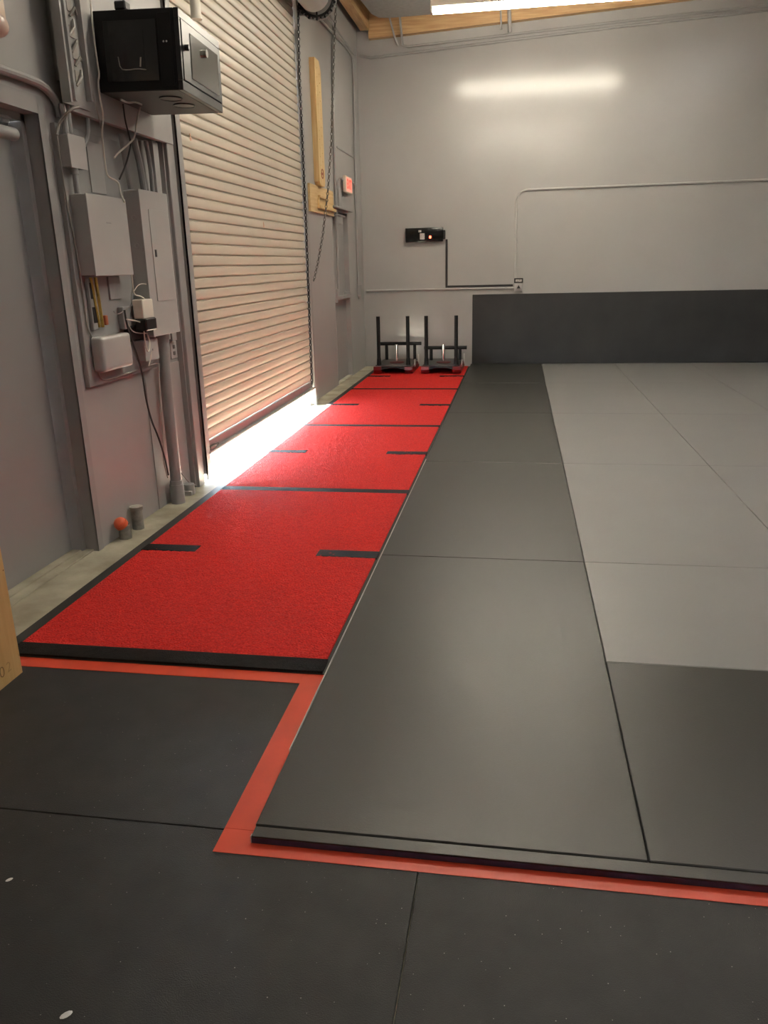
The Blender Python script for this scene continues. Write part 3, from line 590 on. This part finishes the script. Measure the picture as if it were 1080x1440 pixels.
# thick conduit to floor
o = thing('floor_conduit', (-2.125, 4.60, 0), 'thick grey conduit from the breaker panel down to the floor', 'conduit')
part('pipe', G().tube([(-2.125, 4.63, 1.063), (-2.125, 4.625, .95), (-2.125, 4.60, .80), (-2.125, 4.60, .02)], .035, 18, 1), STEELP, o)
part('bell', G().cyl((-2.125, 4.60, 0), (-2.125, 4.60, .125), .044, seg=18), STEELP, o); part('collar', G().cyl((-2.125, 4.60, .125), (-2.125, 4.60, .15), .040, seg=18).cyl((-2.125, 4.63, 1.03), (-2.125, 4.63, 1.063), .043, seg=18), STEELP, o)
top('pipe_stub', G().cyl((-2.13, 4.80, 0), (-2.13, 4.80, .07), .035, seg=16).box(-2.16, 4.755, .0, -2.10, 4.845, .03, .004), STEELP, 'low grey pipe stub at the foot of the roll-up door post', 'pipe')
# stubs with orange cap
o = thing('pipe_stub', (-2.136, 3.90, 0), 'short grey pipe stub with a loose orange cap', 'pipe')
part('pipe', G().cyl((-2.14, 3.905, 0), (-2.14, 3.905, .075), .034, seg=18).torus((-2.14, 3.905, .075), .030, .005), PIPEC, o)
top('orange_cap', G().sphere((0, 0, 0), .034, (1, 1, .75), 16, 10).cyl((0, 0, -.026), (0, 0, -.004), .037).rot(Matrix.Translation((-2.147, 3.872, .103)) @ Matrix.Rotation(.55, 4, 'X') @ Matrix.Rotation(-.25, 4, 'Y')), ORANGE, 'bright orange plastic cap tilted on the pipe stub', 'cap')
o = thing('pipe_stub', (-2.14, 4.07, 0), 'taller grey pipe stub with a square top', 'pipe')
part('pipe', G().cyl((-2.145, 4.075, 0), (-2.145, 4.075, .115), .033, seg=18), PIPEC, o); part('cap', G().cyl((-2.145, 4.075, .115), (-2.145, 4.075, .135), .038, seg=18), PIPEC, o)
# conduits between upper board and breaker panel
XP = -2.140
for pts, r, l in (([(170, 188), (179, 240), (185, 272)], .017, 'first of four conduits entering the top of the breaker panel'), ([(188, 196), (197, 232), (203, 272)], .019, 'second of four conduits entering the top of the breaker panel'),
                  ([(197, 198), (200, 225), (208, 272)], .012, 'third and thinnest of four conduits entering the top of the breaker panel'), ([(205, 198), (212, 238), (215, 272)], .013, 'fourth of four conduits entering the top of the breaker panel')):
    P = [WX(x, y, XP) for x, y in pts]; P[0].z = min(P[0].z, 2.160); P[-1].z = 1.868
    top('conduit', G().tube(P, r, 10, 2), STEELP, l, 'conduit', 'conduits into the breaker panel')
top('conduit', G().tube([WX(-30, 88, -2.168), WX(0, 97, -2.168), WX(40, 111, -2.168), WX(60, 120, -2.168), WX(75, 136, -2.168), WX(82, 150, -2.168), WX(84, 166, -2.168)], .019, 10, 1), STEELP, 'grey conduit running above the steel door and bending down its corner', 'conduit', 'wall conduits')
top('conduit', G().tube([WX(123, 166, -2.14), WX(124.5, 185, -2.14), WX(121, 200, -2.14), WX(116, 208, -2.14)], .011, 8, 1), STEELP, 'short curved grey conduit beside the junction box', 'conduit')
# wires
def wire(pts, X, r, m_, label, sm=2, name='cable'):
    P = []
    for q in pts: P.append(WX(q[0], q[1], q[2] if len(q) > 2 else X))
    top(name, G().tube(P, r, 6, sm), m_, label, 'cable', 'loose cables on the electrical wall')
wire([(126, -20), (128, 15), (133, 60), (137, 90), (140, 106), (137, 118), (141, 140), (146, 165), (143, 183), (145, 205), (149, 240), (152, 249), (167, 255), (169, 270), (175, 285, -2.06)], -2.10, .0045, WHITEC, 'long white cable hanging down past the wall rack')
wire([(118, 98), (130, 130), (138, 160), (143, 185), (145, 172), (147, 165)], -2.105, .003, GREYC, 'thin grey cable crossing the upper board')
wire([(173, 146), (176, 170), (183, 195), (184, 204), (178, 230), (168, 252)], -2.10, .0045, DARKC, 'dark cable dropping from the underside of the wall rack')
wire([(198, 148), (192, 170), (190, 192), (184, 200), (165, 216), (161, 222)], -2.075, .0045, WHITEC, 'white cable with a cut end below the wall rack')
wire([(170, 140, -1.95), (180, 145, -1.95), (190, 143, -1.95), (199, 147, -2.0)], -1.95, .005, GREYC, 'short grey cable looped under the wall rack')
wire([(111, 150, -2.075), (100, 153, -2.09), (88, 166, -2.13), (82, 178), (80, 190)], -2.155, .007, GREYC, 'thick grey cable curling out of the cable trough')
wire([(80, 190), (90, 260), (97, 300), (105, 340), (113, 385), (115, 400), (122, 455), (125, 466), (129, 472), (134, 500), (139, 530), (147, 536), (180, 525), (222, 510)], -2.158, .0045, GREYC, 'long grey cable clipped around the edge of the plywood board')
wire([(185, 386), (187, 405), (189, 415), (198, 416), (203, 420)], -2.10, .0035, WHITEC, 'white lead feeding the white adapter')
wire([(187, 405), (184, 418), (186, 428), (178, 435), (165, 443), (160, 438)], -2.125, .003, GREYC, 'thin grey wire looped left of the white adapter')
wire([(188, 410), (195, 399), (207, 399), (214, 408)], -2.09, .0025, WHITEC, 'thin white wire looped over the white adapter')
wire([(178, 449), (196, 452), (202, 456), (203, 475), (207, 495), (210, 493), (211, 480), (207, 470)], -2.085, .004, WHITEC, 'white lead looped below the black adapter')
wire([(180, 455), (186, 467), (200, 469), (210, 468)], -2.112, .003, WHITEC, 'white wire drooping beside the connector block')
wire([(175, 436), (178, 455), (185, 478), (195, 505), (201, 530), (205, 560), (213, 592), (222, 612), (231, 640), (237, 668)], -2.114, .0055, DARKC, 'dark cable sagging from the adapters down to the thick conduit')
wire([(224, 511), (223, 540), (227, 590), (230, 620), (229, 645), (236, 672)], -2.145, .004, GREYC, 'grey cable running down beside the thick conduit')
wire([(255, 665), (262, 674), (268, 680), (280, 684)], -2.15, .004, GREYC, 'short grey cable at the foot of the roll-up door post')
wire([(213, 494), (212, 505), (209, 515)], -2.095, .003, WHITEC, 'short white wire below the outlet box')
